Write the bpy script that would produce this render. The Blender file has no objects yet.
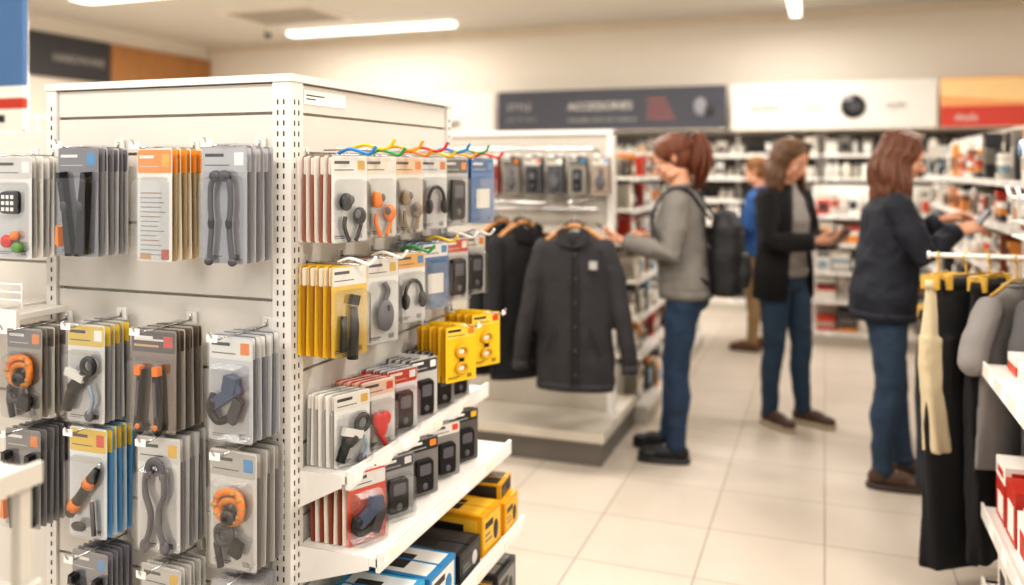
import bpy, math, random
from mathutils import Matrix, Vector
random.seed(7)
R=math.radians
def lin(h):
    h=h.lstrip('#'); o=[]
    for i in (0,2,4):
        c=int(h[i:i+2],16)/255
        o.append(c/12.92 if c<=.04045 else ((c+.055)/1.055)**2.4)
    return (o[0],o[1],o[2],1)
MATS={}
def mat(name,hx='#808080',rough=.5,metal=0,bump=0,bscale=60,var=.06,vscale=6,emit=0,stretch=None):
    if name in MATS: return MATS[name]
    m=bpy.data.materials.new(name); m.use_nodes=True
    n=m.node_tree.nodes; l=m.node_tree.links; b=n['Principled BSDF']
    b.inputs['Roughness'].default_value=rough; b.inputs['Metallic'].default_value=metal
    tc=n.new('ShaderNodeTexCoord'); mp=n.new('ShaderNodeMapping'); l.new(tc.outputs['Object'],mp.inputs['Vector'])
    if stretch: mp.inputs['Scale'].default_value=stretch
    nz=n.new('ShaderNodeTexNoise'); nz.inputs['Scale'].default_value=vscale; nz.inputs['Detail'].default_value=4
    l.new(mp.outputs[0],nz.inputs['Vector'])
    c=lin(hx); mx=n.new('ShaderNodeMix'); mx.data_type='RGBA'
    mx.inputs[6].default_value=tuple(max(0,v*(1-var)) for v in c[:3])+(1,)
    mx.inputs[7].default_value=tuple(min(1,v*(1+var)) for v in c[:3])+(1,)
    l.new(nz.outputs['Fac'],mx.inputs[0]); l.new(mx.outputs[2],b.inputs['Base Color'])
    if bump:
        n2=n.new('ShaderNodeTexNoise'); n2.inputs['Scale'].default_value=bscale; n2.inputs['Detail'].default_value=3
        l.new(mp.outputs[0],n2.inputs['Vector'])
        bp=n.new('ShaderNodeBump'); bp.inputs['Strength'].default_value=bump; bp.inputs['Distance'].default_value=.01
        l.new(n2.outputs['Fac'],bp.inputs['Height']); l.new(bp.outputs[0],b.inputs['Normal'])
    if emit:
        b.inputs['Emission Color'].default_value=c; b.inputs['Emission Strength'].default_value=emit
    MATS[name]=m; return m
def C(hx,rough=.45): return mat('paint_'+hx.strip('#')+('' if rough==.45 else '_%d'%int(rough*100)),hx,rough)
def plastic_clear():
    m=bpy.data.materials.new('clear_blister_plastic'); m.use_nodes=True
    n=m.node_tree.nodes; l=m.node_tree.links
    for x in list(n): n.remove(x)
    o=n.new('ShaderNodeOutputMaterial'); t=n.new('ShaderNodeBsdfTransparent'); t.inputs[0].default_value=(.975,.98,.985,1)
    g=n.new('ShaderNodeBsdfGlossy'); g.inputs['Roughness'].default_value=.09
    m1=n.new('ShaderNodeMixShader')
    lw=n.new('ShaderNodeLayerWeight'); lw.inputs[0].default_value=.2
    r=n.new('ShaderNodeMapRange'); r.inputs[3].default_value=.04; r.inputs[4].default_value=.55
    l.new(lw.outputs['Facing'],r.inputs[0]); l.new(r.outputs[0],m1.inputs[0])
    l.new(t.outputs[0],m1.inputs[1]); l.new(g.outputs[0],m1.inputs[2]); l.new(m1.outputs[0],o.inputs[0]); MATS['clear']=m; return m
CLEAR=plastic_clear()
WHITE=mat('white_powder_coat','#ddd8d0',.4,var=.02)
WHITE2=mat('white_shelf_metal','#e8e4de',.35,var=.02)
SLOT=C('#4a4641'); CHROME=mat('chrome_wire','#c9c9c9',.25,metal=1)
BLACK=mat('black_plastic','#121214',.35); DGRAY=mat('dark_gray_plastic','#3a393d',.4); ORANGE=mat('orange_plastic','#ea7c0c',.35)
GRAYP=mat('gray_rubber','#5c5a60',.5)

class MB:
    def __init__(s): s.v=[];s.f=[];s.fm=[];s.sm=[];s.mats=[];s.M=Matrix()
    def mi(s,m):
        if m not in s.mats: s.mats.append(m)
        return s.mats.index(m)
    def add(s,vs,fs,m,smooth=False):
        o=len(s.v); k=s.mi(m)
        for v in vs: s.v.append(tuple(s.M@Vector(v)))
        for f in fs: s.f.append([i+o for i in f]); s.fm.append(k); s.sm.append(smooth)
    def box(s,a,b,m):
        x0,y0,z0=a;x1,y1,z1=b
        vs=[(x0,y0,z0),(x1,y0,z0),(x1,y1,z0),(x0,y1,z0),(x0,y0,z1),(x1,y0,z1),(x1,y1,z1),(x0,y1,z1)]
        s.add(vs,[(0,3,2,1),(4,5,6,7),(0,1,5,4),(1,2,6,5),(2,3,7,6),(3,0,4,7)],m)
    def cbox(s,c,d,m,rot=None):
        old=s.M
        s.M=s.M@Matrix.Translation(c)@(rot if rot else Matrix())
        s.box((-d[0]/2,-d[1]/2,-d[2]/2),(d[0]/2,d[1]/2,d[2]/2),m); s.M=old
    def prism(s,poly,y0,y1,m,inset=0,smooth=False):
        n=len(poly); cx=sum(p[0] for p in poly)/n; cz=sum(p[1] for p in poly)/n
        fr=[]
        for p in poly:
            dx,dz=p[0]-cx,p[1]-cz; L=math.hypot(dx,dz) or 1; k=max(0,(L-inset)/L)
            fr.append((cx+dx*k,y0,cz+dz*k))
        vs=fr+[(p[0],y1,p[1]) for p in poly]
        fs=[list(range(n)),[2*n-1-i for i in range(n)]]
        for i in range(n):
            j=(i+1)%n; fs.append((i,i+n,j+n,j))
        s.add(vs,fs,m,smooth)
    def tube(s,pts,r,m,seg=8,closed=False,smooth=True,flat=None):
        pts=[Vector(p) for p in pts]; n=len(pts)
        if not isinstance(r,(list,tuple)): r=[r]*n
        if len(r)<n: r=list(r)+[r[-1]]*(n-len(r))
        vs=[];fs=[];up=None
        for i,p in enumerate(pts):
            if closed: t=pts[(i+1)%n]-pts[i-1]
            else: t=pts[min(i+1,n-1)]-pts[max(i-1,0)]
            t.normalize()
            if up is None:
                up=Vector((0,0,1)) if abs(t.z)<.9 else Vector((0,1,0))
            a=up-t*up.dot(t)
            if a.length<1e-5: a=t.orthogonal()
            a.normalize(); up=a; b=t.cross(a)
            for k in range(seg):
                an=2*math.pi*k/seg
                vs.append(p+(a*math.cos(an)*(flat or 1)+b*math.sin(an))*r[i])
        for i in range(n if closed else n-1):
            j=(i+1)%n
            for k in range(seg):
                q=(k+1)%seg; fs.append((i*seg+k,i*seg+q,j*seg+q,j*seg+k))
        if not closed:
            fs.append([seg-1-k for k in range(seg)]); fs.append([(n-1)*seg+k for k in range(seg)])
        s.add(vs,fs,m,smooth)
    def cap_tube(s,pts,r,m,seg=12):
        s.tube(pts,r,m,seg); s.ell(pts[0],(r[0],)*3,m,seg,6); s.ell(pts[-1],(r[-1],)*3,m,seg,6)
    def ell(s,c,r,m,seg=14,rings=9,rot=None):
        vs=[];fs=[];old=s.M
        s.M=s.M@Matrix.Translation(c)@(rot if rot else Matrix())
        vs.append((0,0,-r[2]))
        for i in range(1,rings):
            ph=-math.pi/2+math.pi*i/rings
            for k in range(seg):
                a=2*math.pi*k/seg; vs.append((r[0]*math.cos(ph)*math.cos(a),r[1]*math.cos(ph)*math.sin(a),r[2]*math.sin(ph)))
        vs.append((0,0,r[2])); L=len(vs)-1
        for k in range(seg): fs.append((0,1+(k+1)%seg,1+k))
        for i in range(rings-2):
            for k in range(seg):
                q=(k+1)%seg; fs.append((1+i*seg+k,1+i*seg+q,1+(i+1)*seg+q,1+(i+1)*seg+k))
        b=1+(rings-2)*seg
        for k in range(seg): fs.append((b+k,b+(k+1)%seg,L))
        s.add(vs,fs,m,True); s.M=old
    def loft(s,rings,m,seg=24,pw=2.0,wave=0,wn=9,cap=True):
        vs=[];fs=[]
        for (cx,cy,z,rx,ry) in rings:
            for k in range(seg):
                a=2*math.pi*k/seg; ca,sa=math.cos(a),math.sin(a)
                w=1+wave*math.sin(wn*a+z*6)
                x=abs(ca)**(2/pw)*math.copysign(1,ca)*rx*w; y=abs(sa)**(2/pw)*math.copysign(1,sa)*ry*w
                vs.append((cx+x,cy+y,z))
        n=len(rings)
        up=rings[-1][2]>rings[0][2]
        for i in range(n-1):
            for k in range(seg):
                q=(k+1)%seg; f=(i*seg+k,i*seg+q,(i+1)*seg+q,(i+1)*seg+k)
                fs.append(f if up else f[::-1])
        if cap:
            a=[seg-1-k for k in range(seg)]; b=[(n-1)*seg+k for k in range(seg)]
            fs.append(a if up else a[::-1]); fs.append(b if up else b[::-1])
        s.add(vs,fs,m,True)
    def lathe(s,c,prof,m,seg=14):
        s.loft([(c[0],c[1],c[2]+z,max(r,.0005),max(r,.0005)) for r,z in prof],m,seg)
    def build(s,name,parent=None,loc=(0,0,0),rz=0,remesh=0,smooth=0,bevel=0,solid=0,folds=0,fscale=.09):
        me=bpy.data.meshes.new(name); me.from_pydata(s.v,[],s.f)
        for m in s.mats: me.materials.append(m)
        me.polygons.foreach_set('material_index',s.fm); me.polygons.foreach_set('use_smooth',s.sm); me.update()
        o=bpy.data.objects.new(name,me); bpy.context.collection.objects.link(o)
        o.location=loc; o.rotation_euler=(0,0,R(rz))
        if parent: o.parent=parent
        if solid:
            q=o.modifiers.new('thickness','SOLIDIFY'); q.thickness=solid
        if remesh:
            q=o.modifiers.new('merge','REMESH'); q.mode='VOXEL'; q.voxel_size=remesh; q.use_smooth_shade=True
        if smooth:
            q=o.modifiers.new('soften','SMOOTH'); q.factor=.5; q.iterations=smooth
        if folds:
            t=bpy.data.textures.new('cloth_folds','CLOUDS'); t.noise_scale=fscale; t.noise_depth=2
            q=o.modifiers.new('folds','DISPLACE'); q.texture=t; q.strength=folds; q.mid_level=.5; q.texture_coords='LOCAL'
        if bevel:
            q=o.modifiers.new('edge','BEVEL'); q.width=bevel; q.segments=2; q.limit_method='ANGLE'; q.angle_limit=R(40)
        return o
def empty(name,loc=(0,0,0),rz=0):
    e=bpy.data.objects.new(name,None); e.empty_display_size=.1; bpy.context.collection.objects.link(e)
    e.location=loc; e.rotation_euler=(0,0,R(rz)); return e
def rrect(cx,cz,w,h,r,n=3):
    out=[]
    for (sx,sz,a0) in ((1,-1,-90),(1,1,0),(-1,1,90),(-1,-1,180)):
        for i in range(n+1):
            a=R(a0+90*i/n); out.append((cx+sx*(w/2-r)+r*math.cos(a),cz+sz*(h/2-r)+r*math.sin(a)))
    return out
def spl(pts,n=6):
    P=[Vector(p) for p in pts]; P=[P[0]*2-P[1]]+P+[P[-1]*2-P[-2]]; out=[]
    for i in range(1,len(P)-2):
        for k in range(n):
            t=k/n; a,b,c,d=P[i-1],P[i],P[i+1],P[i+2]
            out.append(.5*((2*b)+(c-a)*t+(2*a-5*b+4*c-d)*t*t+(3*b-a-3*c+d)*t**3))
    out.append(P[-2]); return out
RY=lambda a:Matrix.Rotation(R(a),4,'Y')
RX=lambda a:Matrix.Rotation(R(a),4,'X')
RZ=lambda a:Matrix.Rotation(R(a),4,'Z')
def text(s,size,m,parent,loc,rot,name='lettering'):
    cu=bpy.data.curves.new(name,'FONT'); cu.body=s; cu.size=size; cu.extrude=.003; cu.align_x='LEFT'
    cu.materials.append(m); o=bpy.data.objects.new(name,cu); bpy.context.collection.objects.link(o)
    o.parent=parent; o.location=loc; o.rotation_euler=rot; return o

# ------------------------------------------------------------------ room
def tilemat():
    m=bpy.data.materials.new('floor_tiles'); m.use_nodes=True
    n=m.node_tree.nodes; l=m.node_tree.links; b=n['Principled BSDF']
    tc=n.new('ShaderNodeTexCoord'); br=n.new('ShaderNodeTexBrick'); l.new(tc.outputs['Object'],br.inputs['Vector'])
    br.offset=0; br.squash=1
    br.inputs['Scale'].default_value=1; br.inputs['Brick Width'].default_value=.45; br.inputs['Row Height'].default_value=.45
    br.inputs['Mortar Size'].default_value=.0035; br.inputs['Mortar Smooth'].default_value=.2
    br.inputs['Color1'].default_value=lin('#d3c8bb'); br.inputs['Color2'].default_value=lin('#ccc1b4'); br.inputs['Mortar'].default_value=lin('#a2968a')
    nz=n.new('ShaderNodeTexNoise'); nz.inputs['Scale'].default_value=5; nz.inputs['Detail'].default_value=6
    l.new(tc.outputs['Object'],nz.inputs['Vector'])
    mx=n.new('ShaderNodeMix'); mx.data_type='RGBA'; mx.blend_type='MULTIPLY'; mx.inputs[0].default_value=.1
    l.new(br.outputs['Color'],mx.inputs[6]); l.new(nz.outputs['Fac'],mx.inputs[7]); l.new(mx.outputs[2],b.inputs['Base Color'])
    b.inputs['Roughness'].default_value=.28
    bp=n.new('ShaderNodeBump'); bp.inputs['Strength'].default_value=.3; bp.inputs['Distance'].default_value=.002; bp.invert=True
    l.new(br.outputs['Fac'],bp.inputs['Height']); l.new(bp.outputs[0],b.inputs['Normal'])
    return m
def simple(name,a,b,m,bevel=0):
    q=MB(); q.box(a,b,m); return q.build(name,bevel=bevel)
CREAM=mat('wall_cream_paint','#e0d8cc',.8,var=.02,bump=.05)
CEIL=mat('ceiling_paint','#d2cdc5',.85,var=.02)
simple('floor',(-8.2,-2,-.1),(3.6,9.7,0),tilemat())
simple('ceiling',(-8.2,-2,3.17),(3.6,9.7,3.27),CEIL)
simple('wall_back',(-8.2,9.6,0),(3.6,9.7,3.17),CREAM)
simple('wall_left',(-8.2,-2,0),(-8.0,9.6,3.17),CREAM)
simple('wall_right',(3.5,-2,0),(3.6,9.6,3.17),CREAM)
simple('trim_1',(-8.0,9.57,3.08),(3.5,9.6,3.17),C('#d8cbb8'))
simple('baseboard_back',(-8.0,9.58,0),(3.5,9.6,.1),C('#b8ab9a'))
simple('baseboard_left',(-8.0,-2,0),(-7.98,9.58,.1),C('#b8ab9a'))

# ceiling fixtures
EMIT=mat('lamp_diffuser','#fffaf0',.5,emit=2.2,var=0)
def fixture(x,y,lx,ly,power,z=3.17,drop=.06):
    e=empty('ceiling_light',(x,y,z))
    q=MB(); q.box((-lx/2,-ly/2,-drop*.35),(lx/2,ly/2,0),C('#f4f1ea')); q.box((-lx*.49,-ly*.48,-drop),(lx*.49,ly*.48,-drop*.35),EMIT); q.build('housing_and_diffuser',e)
    ld=bpy.data.lights.new('tube_glow','AREA'); ld.shape='RECTANGLE'; ld.size=lx*.96; ld.size_y=ly*.9
    ld.energy=power; ld.color=(1,.95,.885)
    o=bpy.data.objects.new('tube_glow',ld); bpy.context.collection.objects.link(o); o.parent=e; o.location=(0,0,-drop-.004)
PW=57
fixture(-5.0,8.75,2.2,.16,PW*.5,drop=.075)
fixture(-.27,7.75,.10,2.4,PW*.8,drop=.17)
fixture(-6.2,6.3,1.2,.25,PW*.7)
for (x,y,k) in ((-1.0,2.9,.85),(1.6,2.6,1),(1.8,6.0,1.1),(-3.2,5.6,1.1),(-3.6,2.6,.9),(-1.0,.2,.7),(-3.2,-.3,.75),(1.2,-.4,.8),(-5.8,3.6,1.1),(-2.2,6.3,1.15)):
    fixture(x,y,1.7,.28,PW*k)
q=MB(); q.box((-.6,-.42,-.02),(.6,.42,0),C('#e4dccf'))
for i in range(7): q.box((-.52,-.36+i*.11,-.03),(.52,-.31+i*.11,-.02),C('#a39b90'))
q.build('ceiling_air_vent',loc=(-5.5,7.85,3.17))
q=MB(); q.tube([(0,0,0),(0,0,-.05)],.05,C('#dcd6cc')); q.ell((0,0,-.06),(.045,.045,.045),BLACK); q.build('ceiling_dome_camera',loc=(-6.3,8.6,3.17))

# ------------------------------------------------------------------ packs
def txt(q,x0,x1,z,m,y,h=.002): q.box((x0,y-.0004,z-h),(x1,y,z),m)
K=C('#2a2a2c')
def it_grips(q,w,h):
    for s,x in ((-1,-.024),(1,.02)):
        q.prism([(x-.004-.01*s,-h*.9),(x+.017-.006*s,-h*.88),(x+.012+.004*s,-h*.5),(x+.008+.012*s,-h*.22),(x-.008+.012*s,-h*.22),(x-.006,-h*.5)],-.02,-.004,BLACK,inset=.002)
        q.prism([(x-.006+.012*s,-h*.3),(x+.006+.012*s,-h*.3),(x+.005+.012*s,-h*.23),(x-.005+.012*s,-h*.23)],-.023,-.02,DGRAY)
        q.ell((x+.002,-.02,-h*.5),(.009,.006,.012),DGRAY)
    q.prism([(-.044,-h*.80),(-.034,-h*.82),(-.036,-h*.66),(-.042,-h*.65)],-.022,-.004,ORANGE)
def it_text(q,w,h):
    for i in range(14):
        z=-h*.34-i*.011
        txt(q,-w*.4,w*(.05+.3*random.random()),z,C('#b9733a') if i%5==0 else C('#9b968e'),-.0014,.0022)
    q.box((w*.2,-.0018,-h*.93),(w*.42,-.001,-h*.84),C('#d9541e')); q.box((-w*.42,-.0018,-h*.93),(-w*.1,-.001,-h*.88),C('#e8a54a'))
def it_arms(q,w,h):
    g=mat('mid_gray_rubber','#4b4a50',.5)
    for s in (-1,1):
        q.tube(spl([(s*.006,-.012,-h*.26),(s*.021,-.014,-h*.3),(s*.024,-.014,-h*.45),(s*.021,-.014,-h*.62),(s*.025,-.014,-h*.8),(s*.027,-.012,-h*.88)]),.0056,g)
        q.ell((s*.028,-.014,-h*.885),(.010,.007,.008),g); q.ell((s*.010,-.016,-h*.25),(.015,.009,.011),g)
        q.ell((s*.021,-.016,-h*.6),(.007,.007,.013),BLACK)
def it_clip(q,w,h):
    q.tube([(.018+.016*math.cos(a),-.014,-h*.38+.016*math.sin(a)) for a in [k*math.pi/8 for k in range(16)]],.006,BLACK,closed=True)
    q.tube(spl([(.01,-.014,-h*.45),(-.005,-.014,-h*.52),(-.025,-.014,-h*.6),(-.04,-.014,-h*.78)]),[.012]*6+[.015]*6+[.011]*7,BLACK)
    q.cbox((-.012,-.02,-h*.46),(.05,.012,.016),mat('pale_plastic','#d8d5cf',.4),RY(18))
    q.tube(spl([(.02,-.014,-h*.55),(.03,-.014,-h*.68),(.018,-.014,-h*.8)]),.004,C('#8fa3b5'))
    q.ell((.018,-.012,-h*.82),(.012,.006,.012),GRAYP)
def it_pair(q,w,h):
    for x,t in ((-.026,5),(.018,-3)):
        q.cbox((x,-.012,-h*.6),(.013,.012,h*.5),BLACK,RY(t)); q.cbox((x+.002,-.016,-h*.36),(.014,.016,.018),ORANGE,RY(t))
        q.ell((x,-.012,-h*.86),(.011,.008,.014),BLACK); q.cbox((x,-.019,-h*.6),(.005,.006,h*.3),GRAYP,RY(t)); q.ell((x,-.019,-h*.84),(.006,.005,.006),ORANGE)
    txt(q,-w*.38,w*.36,-h*.1,C('#e8ded0'),-.0018,.004); txt(q,-w*.38,w*.1,-h*.15,C('#e0a54a'),-.0018,.003)
def it_clamp(q,w,h):
    s=mat('slate_plastic','#42506a',.4)
    q.cbox((0,-.014,-h*.5),(.07,.016,.022),s,RY(-32)); q.cbox((.012,-.016,-h*.4),(.03,.018,.03),s,RY(12))
    q.tube(spl([(-.032,-.014,-h*.5),(-.04,-.014,-h*.62),(-.022,-.014,-h*.72),(.008,-.014,-h*.68)]),.0075,BLACK)
    q.ell((-.03,-.016,-h*.58),(.012,.01,.012),BLACK); q.cbox((.02,-.014,-h*.62),(.022,.012,.05),DGRAY,RY(25))
def it_driver(q,w,h):
    q.tube([(-.038,-.014,-h*.72),(-.02,-.014,-h*.62),(.0,-.014,-h*.52),(.02,-.014,-h*.42),(.036,-.014,-h*.33)],[.011,.013,.011,.013,.008],BLACK)
    q.tube([(-.030,-.015,-h*.67),(-.018,-.015,-h*.61)],.0142,ORANGE); q.tube([(.010,-.015,-h*.47),(.020,-.015,-h*.42)],.0142,ORANGE)
    q.tube([(.036,-.014,-h*.33),(.045,-.014,-h*.28)],.004,CHROME)
    q.ell((-.012,-.016,-h*.8),(.02,.008,.01),BLACK); q.tube([(.02,-.012,-h*.6),(.025,-.012,-h*.86)],.005,DGRAY)
def it_loop(q,w,h):
    for s in (-1,1):
        q.tube(spl([(s*.004,-.014,-h*.2-.022),(s*.02,-.014,-h*.3),(s*.022,-.014,-h*.45),(s*.008,-.014+.003*s,-h*.58),(s*.012,-.014,-h*.72),(s*.022,-.014,-h*.82)]),.0085,GRAYP,flat=.6)
        q.ell((s*.024,-.014,-h*.85),(.012,.007,.014),GRAYP)
    q.tube(spl([(-.02,-.014,-h*.33),(-.014,-.014,-h*.23),(.0,-.014,-h*.2),(.014,-.014,-h*.23),(.02,-.014,-h*.33)]),.009,GRAYP,flat=.6)
def it_ring(q,w,h):
    for cx,cz,r,m in ((.0,-h*.42,.033,ORANGE),(.004,-h*.46,.026,mat('amber_plastic','#c9761a',.35)),(-.012,-h*.64,.020,DGRAY)):
        q.tube([(cx+r*math.cos(a),-.014-.003*math.cos(3*a),cz+r*.85*math.sin(a)) for a in [k*math.pi/12 for k in range(24)]],.007,m,closed=True)
    for k in range(10):
        a=k*math.pi/5; q.ell((.033*math.cos(a),-.018,-h*.42+.028*math.sin(a)),(.0085,.006,.0045),mat('tan_plastic','#b98a4a',.4),8,5)
    q.ell((.0,-.018,-h*.5),(.018,.012,.016),BLACK); q.cbox((.018,-.016,-h*.72),(.026,.014,.03),BLACK,RY(20)); q.tube([(-.03,-.014,-h*.7),(-.02,-.014,-h*.88)],.007,BLACK)
def mk_buds(m):
    def f(q,w,h):
        for s in (-1,1):
            q.ell((s*.017,-.014,-h*(.48 if s<0 else .62)),(.015,.011,.018),m); q.tube(spl([(s*.018,-.012,-h*.62),(s*.02,-.012,-h*.72),(s*.008,-.012,-h*.86)]),.0045,m)
            q.ell((s*.008,-.02,-h*(.46 if s<0 else .6)),(.007,.006,.009),GRAYP)
    return f
def it_mouse(q,w,h):
    q.ell((.0,-.014,-h*.6),(.022,.012,.034),GRAYP); q.tube(spl([(0,-.012,-h*.45),(.008,-.012,-h*.36),(-.002,-.012,-h*.28)]),.006,GRAYP); q.cbox((0,-.026,-h*.52),(.005,.004,.012),BLACK)
def it_phones(q,w,h):
    q.tube([(.026*math.cos(a),-.012,-h*.55+.036*math.sin(a)) for a in [math.pi*k/10 for k in range(11)]],.0045,BLACK)
    for s in (-1,1): q.ell((s*.026,-.014,-h*.6),(.011,.011,.019),BLACK); q.ell((s*.026,-.021,-h*.6),(.006,.005,.011),DGRAY)
def it_knife(q,w,h):
    q.tube([(.004,-.012,-h*.42),(.004,-.014,-h*.6),(.0,-.012,-h*.9)],[.007,.01,.012],BLACK); q.cbox((.005,-.012,-h*.36),(.02,.012,.02),BLACK,RY(15)); q.tube([(-.02,-.01,-h*.5),(-.022,-.01,-h*.82)],[.006,.008],BLACK)
def it_heart(q,w,h):
    r=mat('red_plastic','#c92318',.35)
    q.ell((-.011,-.012,-h*.5),(.015,.01,.017),r); q.ell((.011,-.012,-h*.5),(.015,.01,.017),r); q.ell((0,-.012,-h*.6),(.017,.01,.022),r); q.tube([(.0,-.012,-h*.7),(.012,-.012,-h*.84)],.006,r)
def it_mask(q,w,h):
    y=mat('yellow_plastic','#d9a414',.35)
    for cz in (-h*.40,-h*.66):
        q.tube([(.018*math.cos(a),-.006,cz+.013*math.sin(a)) for a in [k*math.pi/8 for k in range(16)]],.0045,y,closed=True)
        q.prism(rrect(0,cz,.018,.012,.005),-.003,-.001,C('#f3efe6'))
    q.cbox((0,-.005,-h*.53),(.012,.005,.008),BLACK)
def it_pad(q,w,h):
    q.prism(rrect(-.004,-h*.42,.05,.05,.01),-.016,-.003,BLACK,inset=.003)
    for i in range(3):
        for j in range(3): q.box((-.02+i*.013,-.0175,-h*.42-.018+j*.013),(-.012+i*.013,-.016,-h*.42-.01+j*.013),C('#e8e6e0'))
    q.ell((-.01,-.012,-h*.75),(.016,.01,.014),mat('red_plastic','#c92318',.35)); q.ell((.02,-.012,-h*.8),(.016,.01,.012),mat('leaf_green_plastic','#5b8a2f',.4)); q.ell((.012,-.012,-h*.7),(.01,.01,.01),ORANGE)
def it_black(q,w,h):
    q.prism(rrect(0,-h*.55,w*.5,h*.5,.01),-.014,-.002,BLACK,inset=.003); q.prism(rrect(0,-h*.45,w*.3,h*.16,.004),-.016,-.014,GRAYP); q.ell((0,-.014,-h*.7),(.008,.004,.008),GRAYP)
def it_none(q,w,h):
    q.prism(rrect(0,-h*.55,w*.6,h*.3,.004),-.003,-.001,C('#d9d4cb'))
def pack_stack(name,loc,rz,w,h,card,head,item,n=6,gap=.013,yaw=0,hook=True,tip=None,bub=True,edge=None,parent=None,headh=.22,stripe=None,isc=1.15):
    q=MB(); cm=C(card) if isinstance(card,str) else card; hm=C(head)
    edge=edge or card; em=C(edge); sm=C(stripe) if stripe else cm
    for i in range(n):
        jit=random.uniform(-1,1)
        q.M=Matrix.Translation((jit*.003*min(i,1),i*gap,0))@RZ(yaw+jit*2.2*min(i,1))@RY(jit*1.2*min(i,1))
        zc=-h/2+.014
        q.prism(rrect(0,zc,w,h,.006),-.0008,.0004,cm if i==0 else (em if i%2 else sm))
        q.prism(rrect(0,.012,w*.3,.02,.006),-.0006,.0003,CLEAR if bub else cm)
        if i>0 and bub:
            q.prism(rrect(0,zc-.015,w*.84,h*.72,.012),-.009,-.001,CLEAR,inset=.004)
            q.prism(rrect(0,zc-.02,w*.4,h*.35,.012),-.008,-.001,sm if i%2 else DGRAY,inset=.003)
            q.prism(rrect(0,.014-h*headh/2-.002,w*.96,h*headh-.004,.004),-.0014,-.0009,hm)
        if i==0:
            q.prism(rrect(0,.014-h*headh/2-.002,w*.96,h*headh-.004,.004),-.0016,-.0009,hm)
            q.prism(rrect(-w*.22,.014-h*headh*.35,w*.42,.007,.001),-.0022,-.0016,C('#f3f0ea') if sum(lin(head)[:3])<1.2 else K)
            txt(q,-w*.43,w*.12,.014-h*headh*.72,C('#c9c4bc') if sum(lin(head)[:3])<1.2 else C('#55524e'),-.0017,.0022)
            q.prism(rrect(w*.33,.014-h*headh*.5,w*.2,h*headh*.5,.002),-.0022,-.0016,C(random.choice(['#f6f3ee','#e2b53a','#e8862a','#d94a2a','#3c8fc4'])))
            txt(q,-w*.42,-w*.05,-h+.03,K,-.0012,.002); txt(q,-w*.42,-w*.12,-h+.025,K,-.0012,.0015)
            for b in range(6): q.box((w*.2+b*.003,-.0012,-h+.022),(w*.2+b*.003+.0015,-.0008,-h+.034),K)
            old=q.M; q.M=q.M@Matrix.Translation((0,0,-h*.57))@Matrix.Diagonal((isc,1,isc,1))@Matrix.Translation((0,0,h*.57)); 
            if item in (it_text,it_none): q.M=old
            item(q,w,h); q.M=old
            if bub:
                q.prism(rrect(0,-h*.57,w*.88,h*.74,.014),-.029,-.0028,CLEAR,inset=.007)
                q.prism(rrect(0,zc,w+.008,h+.004,.008),-.0027,-.0025,CLEAR)
    q.M=Matrix()
    if hook:
        L=n*gap+.02
        q.tube([(0,L,.016),(0,-.03,.016)],.0022,CHROME,6); q.tube([(0,L,.03),(0,L-.005,.03),(0,L-.006,.016)],.0022,CHROME,6)
        q.cbox((0,L,.022),(.03,.005,.03),WHITE2)
        tm=C(tip) if tip else CHROME
        if tip: q.tube(spl([(0,.03,.020),(0,-.0,.030),(0,-.03,.024),(0,-.055,.018),(0,-.072,.036)]),.0055,tm,8,flat=.7)
        else: q.tube(spl([(0,-.022,.016),(0,-.04,.014),(0,-.058,.02),(0,-.068,.034)]),.0025,tm,6); q.cbox((0,-.06,.02),(.028,.002,.016),C('#f4f2ee'))
    return q.build(name,parent,loc,rz)

# ------------------------------------------------------------------ main gondola
XL,XR,YF,YB,HT=-1.935,-1.181,1.697,2.605,1.716
q=MB()
q.box((XL+.005,YF+.02,.0),(XR-.02,YB-.005,HT-.012),C('#c9c3b9'))
seams=[HT-.012,1.63,1.535,1.36,1.185,1.01,.835,.66,.485,.31,.12]
for a,b in zip(seams[:-1],seams[1:]):
    q.prism([(XL+.03,b+.004),(XR-.045,b+.004),(XR-.045,a-.003),(XL+.03,a-.003)],YF+.002,YF+.02,WHITE,inset=.002)
    q.box((XR-.02,YF+.045,b+.004),(XR-.004,YB-.03,a-.003),WHITE)
q.box((XL-.006,YF-.01,HT-.012),(XR+.01,YB+.006,HT+.006),WHITE2)
q.box((XL-.004,YF-.006,0),(XL+.03,YF+.02,HT-.012),WHITE2)
q.box((XR-.045,YF-.006,0),(XR+.006,YF+.045,HT-.012),WHITE2)
q.box((XR-.02,YB-.032,0),(XR+.006,YB,HT-.012),WHITE2)
z=.1
while z<HT-.05:
    for dx in (.013,.030):
        q.box((XR-.045+dx,YF-.0072,z),(XR-.045+dx+.004,YF-.0055,z+.012),SLOT)
        q.box((XR+.0055,YF+dx-.006,z),(XR+.0072,YF+dx-.002,z+.012),SLOT)
    q.box((XL+.012,YF-.0072,z),(XL+.016,YF-.0055,z+.012),SLOT)
    q.box((XR+.0055,YB-.02,z),(XR+.0072,YB-.014,z+.013),SLOT)
    z+=.025
q.box((XL,YF-.004,0),(XR+.004,YF,.12),C('#c9c2b7'))
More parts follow.
